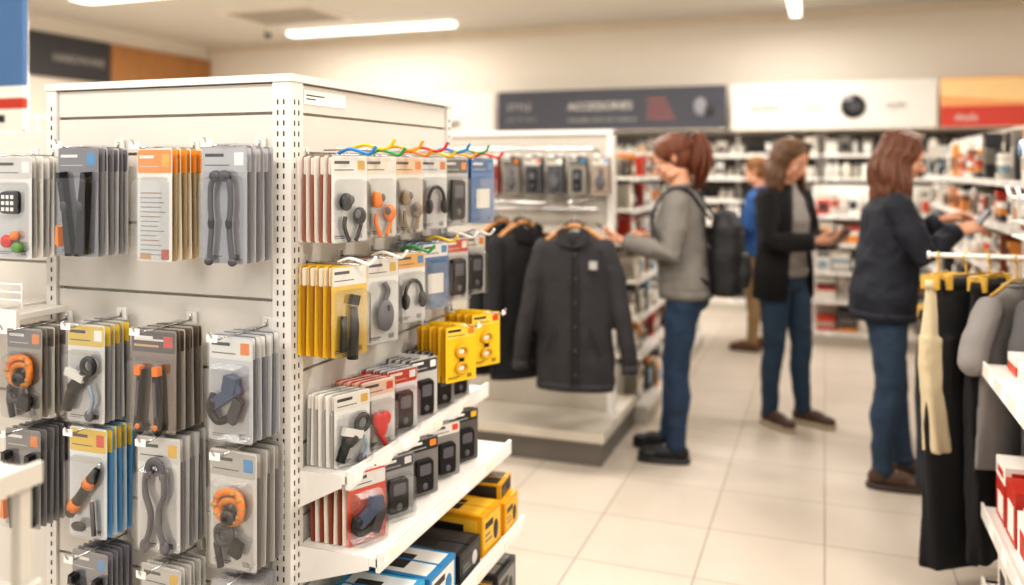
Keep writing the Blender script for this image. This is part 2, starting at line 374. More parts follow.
for (zs,dp) in ((.78,.135),(.60,.215),(.36,.26),(.12,.28)):
    q.box((XR+.002,YF+.03,zs-.02),(XR+dp,YB,zs),WHITE2)
    q.box((XR+dp-.004,YF+.03,zs-.032),(XR+dp+.006,YB,zs+.012),WHITE2)
    q.box((XR+dp+.006,YF+.05,zs-.024),(XR+dp+.0075,YB-.02,zs+.004),C('#f3f0eb'))
    for yy in (YF+.028,YB-.004):
        q.add([(XR+.004,yy,zs),(XR+.004,yy,zs-.09),(XR+dp*.9,yy,zs-.028),(XR+dp*.9,yy,zs),(XR+.004,yy+.004,zs),(XR+.004,yy+.004,zs-.09),(XR+dp*.9,yy+.004,zs-.028),(XR+dp*.9,yy+.004,zs)],[(0,1,2,3),(7,6,5,4),(0,4,5,1),(1,5,6,2),(2,6,7,3),(3,7,4,0)],WHITE2)
    for k in range(4):
        y=YF+.1+k*.2+random.uniform(-.02,.02)
        q.box((XR+dp+.0075,y,zs-.022),(XR+dp+.009,y+.04,zs+.002),C(random.choice(['#ffffff','#ffffff','#f4ecd8'])))
q.box((XR-.004,YF+.06,1.655),(XR-.002,YF+.25,1.69),C('#f7f5f0'))
for k in range(2): q.box((XR-.002,YF+.07,1.676-k*.009),(XR-.0012,YF+.15-k*.04,1.679-k*.009),K)
q.build('gondola_display_shelf',bevel=.0012)

G='#8f8d90'
yf=1.565
PK=[('tongs_blister_pack',-1.692,1.535,.125,.262,'#8d8b90','#7c7a80',it_grips,7,'#8f8d90','#c2c0c0'),
 ('instruction_card_pack',-1.459,1.532,.105,.262,'#f3efe6','#f0922a',it_text,7,'#b9a27e','#efe4cd'),
 ('cable_arm_blister_pack',-1.262,1.535,.122,.262,'#aeacb0','#bdbbbe',it_arms,7,'#88868a','#bdbbbd'),
 ('clip_tool_blister_pack',-1.667,1.110,.115,.235,'#e6e3de','#e0bf46',it_clip,6,'#8e8c8c','#cfccc8'),
 ('pen_tool_blister_pack',-1.462,1.110,.128,.235,'#8f7d6e','#5c5046',it_pair,7,'#6f665e','#b5ada4'),
 ('clamp_blister_pack',-1.245,1.110,.122,.235,'#cfd0d2','#e4e2dc',it_clamp,7,'#848488','#c4c4c6'),
 ('screwdriver_blister_pack',-1.660,.862,.115,.262,'#eef2f4','#e8c33c',it_driver,6,'#5f9fd0','#cfe0ea'),
 ('cable_loop_blister_pack',-1.447,.862,.118,.262,'#e8e5e0','#d6d3ce',it_loop,7,'#949292','#cecbc8'),
 ('strap_ring_blister_pack',-1.238,.855,.128,.262,'#dedad3','#b8b4ae',it_ring,7,'#86827f','#c4c0ba'),
 ('tongs_blister_pack',-1.655,.565,.115,.24,G,'#84828a',it_grips,6,None,None),
 ('cable_arm_blister_pack',-1.440,.565,.118,.24,'#dcd9d4','#c9c6c0',it_arms,6,None,None),
 ('clamp_blister_pack',-1.235,.565,.118,.24,'#a5a3a5','#b9b7b9',it_clamp,6,None,None)]
for (nm,x,z,w,h,cd,hd,it,n,ed,st) in PK:
    pack_stack(nm,(x,yf,z),random.uniform(-3,3),w,h,cd,hd,it,n=n,gap=.0155,edge=ed,stripe=st)
# second bay on the left
q=MB()
q.box((-2.85,1.80,0),(-1.96,2.5,1.60),C('#c9c3b9'))
for a in range(8): q.box((-2.85,1.785,.13+a*.185),(-1.96,1.80,.13+a*.185+.178),WHITE)
q.box((-1.985,1.775,0),(-1.955,1.80,1.62),WHITE2)
q.box((-2.85,1.545,1.125),(-1.955,1.785,1.145),WHITE2); q.box((-2.85,1.535,1.105),(-1.955,1.547,1.155),WHITE2)
q.box((-1.955,1.535,1.105),(-1.86,1.547,1.15),WHITE2); q.box((-1.955,1.545,1.125),(-1.86,1.685,1.14),WHITE2)
for k in range(3): q.tube([(-2.05+.0*k,1.56,1.17+k*.02),(-1.87,1.56,1.17+k*.02)],.003,WHITE2,6)
for x in (-1.87,-1.95,-2.04): q.tube([(x,1.56,1.145),(x,1.56,1.215)],.003,WHITE2,6)
q.build('gondola_display_shelf',bevel=.0015)
pack_stack('keypad_toy_blister_pack',(-1.865,1.535,1.515),0,.115,.25,'#f0ece5','#d9d6d0',it_pad,n=6,gap=.016,edge='#b9b5af')
pack_stack('tool_strap_blister_pack',(-2.01,1.60,1.515),0,.115,.25,'#d8d4cd','#c74a2a',it_clip,n=6,gap=.016)
pack_stack('strap_ring_blister_pack',(-1.855,1.555,1.09),0,.115,.22,'#a39b90','#77706a',it_ring,n=6,gap=.018,edge='#8d867e',stripe='#d0cac0')
pack_stack('tongs_blister_pack',(-1.86,1.555,.84),0,.115,.24,'#8d8a8a','#7f7c7c',it_grips,n=6,gap=.018)

# right-hand face rows
yw=-20; xf=-1.062
tips=['#1f7fc4','#2f9a4a','#ef7f1a','#e9c21f','#f2a01d','#d62c20','#1f7fc4']
OR=mk_buds(ORANGE)
rowA=[(1.765,'#f7f3ec','#f0ece5',mk_buds(BLACK),'#a8705c','earbud_pack','#efe9df'),(1.915,'#f7f3ec','#efe4d2',OR,'#9a5a38','earbud_pack','#f1e6d8'),
 (2.07,'#efe6d8','#f0c8a0',mk_buds(C('#8f7a5f')),'#8f6f4c','earbud_pack','#efe3d0'),(2.23,'#f3f1ed','#dfdcd6',it_phones,'#6f6e6e','headphone_pack','#dcdad6'),(2.385,'#c4c1bd','#3b3b3f',it_black,'#55534f','charger_pack','#b5b2ad'),(2.53,'#1e78be','#1a5f9c',it_none,'#174f88','cable_pouch','#2f8fd0')]
for i,(y,cd,hd,it,ed,nm,st) in enumerate(rowA):
    pack_stack(nm,(xf+(.03 if i==5 else 0),y,1.515),90,.105,.205,cd,hd,it,n=9,gap=.0115,yaw=yw,tip=tips[i],edge=ed,stripe=st,isc=1.2)
for i in range(5):
    q=MB(); q.tube([(-1.18,0,0),(-1.03,0,0)],.0022,CHROME,6); q.tube(spl([(-1.10,0,.004),(-1.06,0,.012),(-1.02,0,.002),(-.995,0,.006),(-.98,0,.026)]),.0055,C(tips[(i+3)%6]),8,flat=.7)
    q.build('peg_hook',loc=(0,1.84+i*.155,1.545))
rowB=[(1.765,'#efc122','#f5f0e6',it_knife,'#b8832a','utility_knife_pack','#f0c530'),(1.925,'#f3f0ea','#e5dfd5',it_mouse,'#a3664a','computer_mouse_pack','#eae2d6'),
 (2.085,'#f5f2ec','#efb04a',it_phones,'#a08e70','headphone_pack','#f0e6d0'),(2.24,'#2b6ea8','#f1ede6',it_none,'#31597f','cable_pack','#c9d6e2'),(2.39,'#d9d6d0','#d8482a',it_black,'#6b6967','charger_pack','#c9c6c0'),(2.53,'#c9c7c4','#e0ddd6',it_black,'#6b6967','charger_pack','#dcd9d4')]
for i,(y,cd,hd,it,ed,nm,st) in enumerate(rowB):
    pack_stack(nm,(xf,y,1.255-(.0 if i<3 else -.015)),90,.105,.215 if i<2 else .19,cd,hd,it,n=9,gap=.0115,yaw=yw,tip=['#f4f2ee','#f4f2ee','#2f9a4a','#e9c21f','#f4f2ee','#f4f2ee'][i],edge=ed,stripe=st,isc=1.2)
pack_stack('yellow_card_pack',(-1.02,2.33,1.015),90,.115,.165,'#efc422','#f3d050',it_mask,n=8,gap=.013,yaw=-28,edge='#c8921a',stripe='#f0c530',bub=False)
pack_stack('yellow_card_pack',(-1.00,2.48,1.03),90,.115,.165,'#efc422','#f3d050',it_mask,n=8,gap=.013,yaw=-28,edge='#c8921a',stripe='#f0c530',bub=False)
sh1=[(1.80,'#f5f2ec','#efe9df',it_clip,'#b3aea8','clip_pack','#f1ede6'),(1.93,'#f5efe8','#f0c9b0',it_heart,'#cf4f37','heart_charm_pack','#f0dccf'),(2.06,'#e8ebed','#c4432c',it_black,'#8f9499','power_bank_pack','#dfe2e4'),
 (2.19,'#c4c2bf','#3b3b3f',it_black,'#6b6967','power_bank_pack','#cfccc8'),(2.31,'#8f8c89','#2f2f32',it_black,'#4f4d4c','phone_case_pack','#a9a6a2'),(2.43,'#b5b1ab','#47443f',it_black,'#5c5955','phone_case_pack','#c4c0ba')]
for i,(y,cd,hd,it,ed,nm,st) in enumerate(sh1):
    h=.175
    pack_stack(nm,(-1.075,y,.782+h-.014),90,.105,h,cd,hd,it,n=8,gap=.011,yaw=-22,edge=ed,hook=False,stripe=st,bub=i<3)
sh2=[(1.80,'#e4512a','#f4efe8',it_clamp,'#f0e6da','tool_clamp_pack','#8f4a34'),(1.95,'#a8a6a4','#47474a',it_black,'#5a5857','cable_pack','#c4c1bd'),(2.10,'#7f7c79','#2a2a2d',it_black,'#3f3e3e','phone_case_pack','#8f8c88'),(2.25,'#8a8784','#d9d5cf',it_black,'#3f3d3b','phone_case_pack','#a9a6a2'),(2.39,'#5d5a58','#2a2a2d',it_black,'#353433','phone_case_pack','#77746f')]
for i,(y,cd,hd,it,ed,nm,st) in enumerate(sh2):
    h=.157 if i else .17
    pack_stack(nm,(-1.035,y,.602+h-.014),90,.11,h,cd,hd,it,n=9,gap=.0125,yaw=-26,edge=ed,hook=False,stripe=st,bub=i<2)
def carton(name,loc,s,body,lab,rz=0,parent=None,detail=None):
    q=MB(); x,y,z=s
    q.box((-x/2,-y/2,0),(x/2,y/2,z),C(body))
    q.box((x/2,-y*.42,z*.12),(x/2+.0012,y*.42,z*.88),C(lab))
    q.box((x/2+.0012,-y*.36,z*.62),(x/2+.002,y*.05,z*.78),K); q.ell((x/2+.001,y*.2,z*.42),(.003,y*.13,z*.25),C(detail or '#2b2b2d'))
    q.box((x/2+.0012,-y*.36,z*.3),(x/2+.002,-y*.02,z*.36),C('#77736c')); q.box((x/2+.0012,-y*.36,z*.44),(x/2+.002,-y*.1,z*.5),C('#77736c'))
    q.box((-x*.42,-y*.42,z),(x*.42,y*.42,z+.001),C(lab)); q.box((-x*.3,-y*.3,z+.001),(x*.05,y*.2,z+.0016),K)
    q.box((-x/2,-.004,z),(x/2,.004,z+.0018),C(body))
    q.box((-x*.42,-y/2-.001,z*.12),(x*.42,-y/2,z*.88),C(lab)); q.box((-x*.3,-y/2-.0018,z*.55),(x*.2,-y/2-.001,z*.75),K)
    q.box((-x*.3,-y/2-.0018,z*.25),(x*.3,-y/2-.001,z*.32),C(detail or '#2b2b2d'))
    return q.build(name,parent,loc,rz,bevel=.0015)
carton('product_carton',(-1.03,2.52,.361),(.2,.13,.10),'#dfa010','#edb92f',2)
carton('product_carton',(-1.035,2.37,.361),(.2,.14,.12),'#dfa010','#f0bf3e',-2)
carton('product_carton',(-1.035,2.52,.4635),(.17,.12,.05),'#d9a21a','#3a3530',5)
carton('product_carton',(-1.035,2.20,.361),(.2,.15,.08),'#222326','#3b3d41',1,detail='#c9c6c0')
carton('product_carton',(-1.035,2.02,.361),(.2,.16,.10),'#2f7fb3','#e4e2dc',0,detail='#2f7fb3')
carton('product_carton',(-1.035,1.84,.361),(.2,.15,.11),'#3a9ac8','#dfe6ea',3,detail='#e0582a')
for k,(y,c1,c2) in enumerate(((1.85,'#dedad2','#c7432a'),(2.05,'#2f7fb3','#e4e2dc'),(2.27,'#e5ad18','#2b2b2d'),(2.48,'#34363a','#8d8a86'))):
    carton('product_carton',(-1.03,y,.1215),(.2,.16,.14),c1,c2)

# ------------------------------------------------------------------ near-left low stand (out of focus)
NS=mat('near_stand_metal','#cbc5bb',.4,var=.03)
q=MB()
for zz in (1.04,.86,.68,.50,.3,.1):
    q.box((-1.62,.55,zz-.012),(-1.12,.97,zz),NS); q.box((-1.128,.55,zz-.02),(-1.118,.97,zz+.014),NS); q.box((-1.62,.545,zz-.02),(-1.12,.555,zz+.014),NS)
for (x,y) in ((-1.6,.57),(-1.6,.95),(-1.14,.95)): q.box((x-.010,y-.010,0),(x+.010,y+.010,1.04),NS)
q.build('low_display_stand',bevel=.002)
q=MB()
for (x,y,zz,c) in ((-1.38,.75,1.04,'#e3ddd2'),(-1.22,.86,.86,'#d9d2c6'),(-1.22,.86,.68,'#c44a30'),(-1.42,.8,.86,'#d9c9a8'),(-1.38,.85,.68,'#d5dde2')):
    q.prism([(x-.07,zz+.001),(x+.07,zz+.001),(x+.07,zz+.07),(x+.05,zz+.085),(x-.05,zz+.085),(x-.07,zz+.07)],y-.06,y+.06,C(c)); q.box((x-.06,y-.0615,zz+.02),(x+.02,y-.06,zz+.05),C('#8a857d'))
q.build('boxed_merchandise',bevel=.002)

# left sign
e=empty('aisle_sign_board',(-3.22,2.6,0))
q=MB(); q.box((-.30,-.01,1.84),(.12,.01,2.45),C('#4f76a6')); q.box((-.30,-.011,1.79),(.12,.011,1.84),C('#f1efe9')); q.box((-.30,-.011,1.745),(.12,.011,1.79),C('#c23c2c'))
q.box((-.30,-.011,1.66),(.12,.011,1.745),C('#efece4')); q.box((-.25,-.0125,1.69),(.02,-.011,1.72),K)
for x in (-.28,.10): q.tube([(x,.02,.021),(x,.02,2.4)],.012,CHROME)
q.box((-.34,-.15,0),(.16,.18,.02),WHITE2); q.build('board',e)
q=MB()
for i in range(7): q.tube([(-3.5+i*.09,2.85,.0),(-3.5+i*.09,2.85,1.74)],.004,WHITE2,6)
for i in range(12): q.tube([(-3.52,2.85,.1+i*.148),(-2.94,2.85,.1+i*.148)],.004,WHITE2,6)
q.build('wire_grid_rack')

# ------------------------------------------------------------------ wall signs
DARK=mat('sign_charcoal','#3f404a',.5); PAPER=mat('sign_white','#dcd8d1',.5)
def sign(name,x0,x1,z0,z1,y,m):
    e=empty(name,(x0,y,z0)); q=MB(); q.box((0,-.04,0),(x1-x0,0,z1-z0),m); q.box((-.012,-.045,-.012),(x1-x0+.012,-.0,0),C('#cfc7bb')); q.build('panel',e,bevel=.003); return e
YS=9.26
e=sign('wall_banner_sign',-3.57,-.98,1.92,2.38,YS,DARK)
LT=C('#d9d6cf'); rr=(R(90),0,0)
text('ACCESSORIES',.12,LT,e,(.85,-.045,.23),rr); text('everyday tools and outdoor',.07,C('#a9a7a4'),e,(.85,-.045,.1),rr)
text('STYLE',.11,C('#adaba8'),e,(.12,-.045,.24),rr); text('gear & more',.07,C('#8d8b88'),e,(.12,-.045,.12),rr)
q=MB()
for k in range(4): q.box((1.75,-.046,.12+k*.065),(2.05-.03*k,-.042,.14+k*.065),C('#a85a50'))
q.ell((2.32,-.045,.24),(.07,.012,.1),C('#8a8a92')); q.ell((2.42,-.05,.2),(.05,.012,.06),K); q.build('artwork',e)
e=sign('wall_banner_sign',-5.9,-3.62,1.90,2.38,YS,PAPER)
text('outdoor',.1,C('#a8a49d'),e,(1.0,-.045,.22),rr)
q=MB(); q.ell((1.62,-.045,.26),(.1,.012,.09),K); q.tube(spl([(1.55,-.05,.22),(1.7,-.05,.12),(1.85,-.05,.14)]),.02,DGRAY); q.build('artwork',e)
e=sign('wall_banner_sign',-.93,1.03,1.90,2.38,YS,PAPER)
text('accents',.1,C('#98948d'),e,(.2,-.045,.2),rr); text('daily',.1,C('#a8a49d'),e,(.72,-.045,.2),rr); text('style',.1,C('#a8a49d'),e,(1.5,-.045,.2),rr)
q=MB(); q.ell((1.2,-.045,.22),(.12,.012,.12),BLACK); q.ell((1.22,-.056,.2),(.06,.01,.06),DGRAY); q.ell((1.15,-.058,.3),(.05,.01,.03),C('#8e8e92')); q.build('artwork',e)
e=sign('wall_banner_sign',1.06,1.95,1.90,2.38,YS,mat('sign_peach','#e9a56a',.5))
q=MB(); q.box((0,-.046,0),(.89,-.041,.2),C('#c23a26')); q.prism([(0,.3),(.89,.22),(.89,.46),(0,.46)],-.046,-.041,C('#edc98f')); q.build('artwork',e)
text('deals',.1,LT,e,(.12,-.05,.06),rr)
e=empty('wall_banner_sign',(-8.0,5.2,2.5)); q=MB(); q.box((0,0,0),(.04,2.62,.48),mat('sign_dark_gray','#3b3a3e',.5)); q.build('panel',e)
text('HARDWARE',.13,C('#a9a6a1'),e,(.045,1.82,.18),(R(90),0,R(90)))
e=empty('wood_wall_panel',(-8.0,7.84,2.5)); q=MB()
for k in range(4): q.box((0,k*.435,0),(.04,k*.435+.43,.48),mat('oak_veneer','#ab7a4a',.5,var=.25,vscale=4,stretch=(1,8,1)))
q.build('planks',e)

# ------------------------------------------------------------------ generic shelving
PALW=['#e8e4dc','#d9d4ca','#2b2b2e','#3b3b40','#8d8880','#c9bfae','#5d5a57','#f2efe8','#1e1e20','#b23a26','#d8a03a','#4a6f8f']
PALB=['#1e1e20','#2b2b2e','#e8e4dc','#f2efe8','#8d8880','#55524e','#cfcac0','#26282c','#d9d4ca','#b9b2a6','#77726b','#dcd5c8','#1e1e20','#c8a27a']
PALC=['#e8e4dc','#c8432a','#d98c3a','#f0e8dc','#8f5a3c','#2b2b2e','#dcd5c8','#8aa2b0','#b9b2a6','#efe9df','#77726b','#3b3b40','#f2efe8','#c9bfae']
def fill(q,x0,x1,z,hmax,depth,pal,kinds):
    x=x0
    while x<x1-.05:
        k=random.choice(kinds); w=random.uniform(.06,.15); w=min(w,x1-x); h=hmax*random.uniform(.66,.97); d=depth*random.uniform(.6,.85); c=C(random.choice(pal)); c2=C(random.choice(pal)); yb=-.05; yfr=yb-d
        if k=='box':
            nn=random.choice((1,2,3)); hh=h/nn
            for j in range(nn):
                cc=C(random.choice(pal)) if random.random()<.5 else c
                q.box((x+.003,yfr,z+j*hh),(x+w-.003,yb,z+(j+1)*hh-.003),cc); q.box((x+.012,yfr-.002,z+j*hh+hh*.25),(x+w*.75,yfr,z+j*hh+hh*.65),c2)
        elif k=='bottle':
            r=.03; w=max(w,.075)
            for j in range(max(1,int(w/.07))):
                for yy in (0,.075): q.lathe((x+.035+j*.068,yfr+.05+yy,z),[(r,0),(r,h*.6),(r*.9,h*.68),(r*.4,h*.76),(r*.45,h*.78),(r*.45,h*.92),(.001,h*.93)],c,10)
        elif k=='pot':
            w=max(w,.11); r=min(w*.45,.065); q.lathe((x+w/2,yfr+r,z),[(r*.8,0),(r,h*.3),(r,h*.6),(r*.7,h*.75),(.001,h*.8)],c,14); q.ell((x+w/2,yfr+r-.0,z+h*.8),(r*.3,r*.3,r*.25),c2,8,5)
        elif k=='shoe':
            for s in (0,1):
                xx=x+.045+s*.085
                q.box((xx-.035,yfr,z),(xx+.035,yfr+.22,z+.015),C('#e8e4dc')); q.ell((xx,yfr+.07,z+.045),(.036,.075,.035),c,10,6); q.ell((xx,yfr+.17,z+.06),(.034,.05,.055),c,10,6)
            w=.18
        elif k=='pack':
            w=max(w,.08); nn=5
            for j in range(nn):
                q.box((x+.004,yfr+j*.02,z+.002),(x+w-.004,yfr+j*.02+.003,z+h),c if j else c2)
            q.box((x+w*.2,yfr-.012,z+h*.2),(x+w*.8,yfr,z+h*.6),C(random.choice(pal))); q.box((x+.01,yfr-.002,z+h*.78),(x+w-.01,yfr,z+h*.96),c)
        elif k=='cloth':
            nn=random.choice((3,4,5)); w=max(w,.16)
            for j in range(nn):
                q.cbox((x+w/2,yfr+d/2,z+.018+j*.034),(w-.01,d,.03),C(random.choice(pal)))
        x+=w+random.uniform(.002,.01)
def shelving(name,loc,rz,L,H,depth,zs,pal,kinds,goods='merchandise',panel=WHITE,bevel=0):
    e=empty(name,loc,rz); q=MB()
    q.box((0,-.04,0),(L,0,H),panel); q.box((0,-depth,0),(L,-.04,.10),C('#b9b2a6'))
    n=max(1,round(L/.95))
    for i in range(n+1):
        x=min(max(i*L/n,.02),L-.02); q.box((x-.018,-.055,.0),(x+.018,-.04,H),WHITE2)
    zz=[.10]+zs
    for i,z in enumerate(zz):
        dp=depth*(1 if i==0 else .9-.03*i)
        q.box((0,-dp,z),(L,-.04,z+.02),WHITE2); q.box((0,-dp-.008,z-.012),(L,-dp,z+.024),WHITE2)
        for t in range(int(L/.3)): q.box((.1+t*.3,-dp-.01,z-.010),(.16+t*.3,-dp-.008,z+.02),C('#fbf9f5'))
    q.build('frame',e); q=MB()
    for i,z in enumerate(zz):
        top=(zz[i+1] if i+1<len(zz) else H); dp=depth*(1 if i==0 else .9-.03*i)
        fill(q,.03,L-.03,z+.021,top-z-.035,dp,pal,kinds)
    q.build(goods,e); return e
DKP=mat('dark_shelf_back','#5a544f',.6)
shelving('wall_shelving',(-6.2,9.56,0),0,3.6,1.86,.42,[.42,.74,1.06,1.38,1.64],PALW,['box','bottle','pack'])
shelving('wall_shelving',(-2.55,9.56,0),0,2.5,1.86,.42,[.38,.64,.90,1.14,1.38,1.62],PALB,['shoe','pot','box','bottle','pack'],panel=DKP)
shelving('wall_shelving',(-.02,9.56,0),0,2.4,1.86,.42,[.38,.64,.90,1.14,1.38,1.62],PALB,['pot','bottle','box','pack'],panel=DKP)
shelving('gondola_shelving',(-.1,8.0,0),0,1.0,1.35,.36,[.36,.60,.84,1.08],PALC,['box','pack','cloth'])
# ------------------------------------------------------------------ right gondola
shelving('gondola_shelving',(1.10,8.3,0),-90,4.3,1.74,.36,[.42,.70,.96,1.2,1.42],PALC,['box','pack','bottle','cloth'])

# ------------------------------------------------------------------ middle gondola
e=empty('endcap_display_gondola',(0,0,0))
q=MB()
q.box((-2.06,4.50,.17),(-1.08,4.56,1.68),C('#d5cec2'))
for k in range(9): q.box((-2.04,4.493,.19+k*.165),(-1.10,4.50,.19+k*.165+.158),C('#c4bdb2'))
q.box((-2.07,4.485,.17),(-2.035,4.565,1.70),WHITE2); q.box((-1.105,4.485,.17),(-1.07,4.565,1.70),WHITE2); q.box((-2.07,4.48,1.68),(-1.07,4.57,1.71),WHITE2)
q.box((-2.06,4.15,0),(-1.05,4.9,.125),mat('plinth_gray','#6f6a65',.5)); q.box((-2.08,4.12,.125),(-1.03,4.9,.175),C('#cfc8bc'))
q.tube([(-1.98,4.32,1.60),(-1.14,4.32,1.60)],.009,CHROME)
for x in (-1.96,-1.16): q.tube([(x,4.32,1.60),(x,4.50,1.60)],.008,CHROME)
q.tube([(-1.98,4.42,1.28),(-1.12,4.42,1.28)],.008,CHROME)
q.build('frame',e,bevel=.002)
for i in range(7):
    pack_stack('hanging_gadget_pack',(-1.86+i*.125,4.36,1.545),0,.09,.20,['#5a4a46','#8a3a34','#77726c','#4c4c50','#4c4c50','#89847c','#99887a'][i],['#c0483a','#d8d2c8','#3d3a36','#d8d2c8','#c9c3b8','#4f4b46','#d6cfc4'][i],it_black if i%2 else it_mouse,n=4,gap=.02,bub=False,hook=True)
shelving('gondola_shelving',(-1.33,4.92,0),90,2.4,1.62,.36,[.38,.60,.82,1.04,1.24,1.43],PALC,['pack','box','pack'])

# garments
JK=mat('dark_jacket_cloth','#29272b',.75,bump=.25,bscale=14,var=.2,vscale=12)
JK2=mat('black_coat_cloth','#18171a',.8,bump=.3,bscale=14,var=.2,vscale=12)
WOOD=mat('wood_hanger','#b98450',.45,var=.2)
def jacket(loc,rz,m,arm=1.0,sx=.92,sz=1.08):
    e=empty('hanging_jacket',loc,rz); e.scale=(sx,1,sz)
    q=MB()
    q.loft([(0,.0,-.045,.055,.045),(0,0,-.06,.09,.05),(0,0,-.085,.155,.055),(0,0,-.125,.205,.06),(0,0,-.2,.205,.065),(0,0,-.42,.198,.065),(0,0,-.62,.205,.07),(0,0,-.735,.20,.065)],m,32,wave=.035,wn=7)
    for s in (-1,1):
        q.cap_tube([(s*.165,0,-.13),(s*.222*arm,0,-.27),(s*.26*arm,-.02,-.42),(s*.29*arm,-.03,-.54),(s*.30*arm,-.025,-.60)],[.055,.056,.050,.044,.040],m)
    q.build('shell',e,remesh=.009,smooth=2,folds=.020,fscale=.14)
    q=MB(); d=mat('jacket_seam','#0f0e10',.7)
    q.loft([(0,0,-.745,.203,.070),(0,0,-.71,.206,.073)],m,32)
    for s in (-1,1):
        q.prism([(s*.0,-.115),(s*.07,-.10),(s*.085,-.04),(s*.045,-.02)][::s],-.076,-.055,m)
        q.tube([(s*.30*arm,-.025,-.62),(s*.302*arm,-.025,-.66)],.042,m,14)
        q.tube([(s*.09,-.076,-.46),(s*.14,-.070,-.58)],.004,d,6)
    q.tube(spl([(0,-.062,-.09),(0,-.074,-.25),(0,-.074,-.45),(0,-.078,-.72)]),.0045,d,6); q.tube([(.028,-.066,-.1),(.028,-.076,-.72)],.0025,d,6)
    for k in range(6): q.ell((.014,-.078,-.14-k*.105),(.005,.004,.005),C('#5c5854'))
    q.box((.085,-.078,-.205),(.125,-.066,-.17),C('#a9a6a2'))
    q.tube(spl([(-.05,-.0,-.03),(0,.04,-.015),(.05,0,-.03)]),.02,m,8)
    q.build('collar_and_trim',e)
    q=MB(); q.tube(spl([(-.17,0,-.1),(-.08,0,-.045),(0,0,-.02),(.08,0,-.045),(.17,0,-.1)]),.012,WOOD,8)
    q.tube(spl([(0,0,-.02),(0,0,.035),(0,-.02,.055),(0,-.025,.07),(0,.0,.088),(0,.022,.07)]),.003,CHROME,6); q.build('hanger',e)
    return e
jacket((-1.125,3.93,1.245),8,JK,.95)
jacket((-1.45,4.10,1.245),50,JK2,.78)
jacket((-1.60,4.18,1.245),60,JK2,.72)
q=MB()
q.tube([(-1.125,4.485,1.335),(-1.125,3.86,1.335)],.008,CHROME); q.ell((-1.125,3.855,1.335),(.013,.013,.013),CHROME)
q.tube([(-1.95,4.20,1.325),(-1.3,4.02,1.325)],.008,CHROME); q.tube([(-1.95,4.20,1.325),(-1.95,4.485,1.325)],.008,CHROME); q.tube([(-1.32,4.03,1.325),(-1.32,4.485,1.325)],.008,CHROME)
q.build('garment_rail')

# ------------------------------------------------------------------ right-hand clothes rail + near shelf
e=empty('clothing_rack',(0,0,0)); q=MB()
q.tube([(.36,3.42,1.185),(.98,3.42,1.185)],.009,WHITE2); q.tube([(.36,3.42,1.185),(.35,3.42,1.185)],.014,WHITE2)
q.tube([(.98,3.42,0.0),(.98,3.42,1.75)],.014,WHITE2); q.box((.8,3.36,.0),(1.1,3.48,.03),WHITE2)
q.build('rail',e)
CREAMC=mat('cream_cloth','#c4b596',.85,bump=.2,bscale=12,var=.08); BLK=mat('black_cloth','#161618',.85,bump=.25,bscale=12,var=.25,vscale=10); GRY=mat('gray_jersey','#85817f',.9,bump=.2,bscale=12,var=.08); TAN=mat('tan_cloth','#8c4a34',.85,bump=.2,bscale=12,var=.1); DEN=mat('dark_denim_cloth','#232933',.85,bump=.2,bscale=12,var=.15)
GOLD=mat('gold_hanger_plastic','#c9a24a',.35)
def trousers(x,y,rz,m,L,w=.16,zt=1.10,fl=1.0):
    e=empty('hanging_trousers',(x,y,zt),rz); q=MB()
    q.loft([(0,0,0,w,.018),(0,0,-.03,w,.026),(0,0,-.2,w*1.08,.04),(0,0,-.3,w*1.05,.045)],m,32,wave=.05,wn=6)
    for s in (-1,1):
        q.loft([(s*w*.5,0,-.2,w*.55,.04),(s*w*.51,0,-.5*L,w*.54*fl,.042),(s*w*.54,.01*s,-.75*L,w*.55*fl,.04),(s*w*.56,.02*s,-L,w*.6*fl,.045)],m,24,wave=.14,wn=5)
    q.build('cloth',e,remesh=.008,smooth=3,folds=.010,fscale=.15)
    q=MB(); q.loft([(0,0,-.028,w*1.015,.03),(0,0,.004,w*1.01,.022)],m,32)
    for s in (-1,1): q.box((s*w*.7-.010,-.03,-.03),(s*w*.7+.010,.03,.02),GOLD)
    q.tube([(-w*.8,0,.02),(w*.8,0,.02)],.005,GOLD,6); q.tube(spl([(0,0,.02),(0,0,.06),(-.014,0,.075),(0,0,.096),(.014,0,.08)]),.004,GOLD,6); q.build('hanger',e)
def tee(x,y,rz,m,zt=1.09,L=.62):
    e=empty('hanging_t_shirt',(x,y,zt),rz); q=MB()
    q.loft([(0,0,0,.07,.03),(0,0,-.03,.14,.035),(0,0,-.07,.19,.04),(0,0,-.2,.2,.045),(0,0,-L,.22,.05)],m,36,wave=.07,wn=6)
    for s in (-1,1): q.cap_tube([(s*.16,0,-.08),(s*.225,0,-.18),(s*.25,0,-.25)],[.05,.048,.046],m)
    q.build('cloth',e,remesh=.01,smooth=3,folds=.014,fscale=.14)
    q=MB(); q.tube([(.07*math.cos(a),.032*math.sin(a),0) for a in [k*math.pi/8 for k in range(16)]],.006,m,6,closed=True)
    q.tube(spl([(-.15,0,-.03),(0,0,.02),(.15,0,-.03)]),.006,GOLD,6); q.tube(spl([(0,0,.02),(0,0,.07),(-.014,0,.085),(0,0,.104),(.014,0,.088)]),.004,GOLD,6); q.build('hanger',e)
trousers(.385,3.41,62,CREAMC,.60,.10)
trousers(.475,3.42,34,BLK,1.0,.13,fl=1.6)
trousers(.55,3.42,60,BLK,.95,.15,fl=1.2)
tee(.635,3.42,48,GRY)
tee(.72,3.42,64,mat('gray_jersey_dark','#5e5b5d',.9,bump=.3,bscale=12))
trousers(.81,3.42,70,CREAMC,.9,.15)
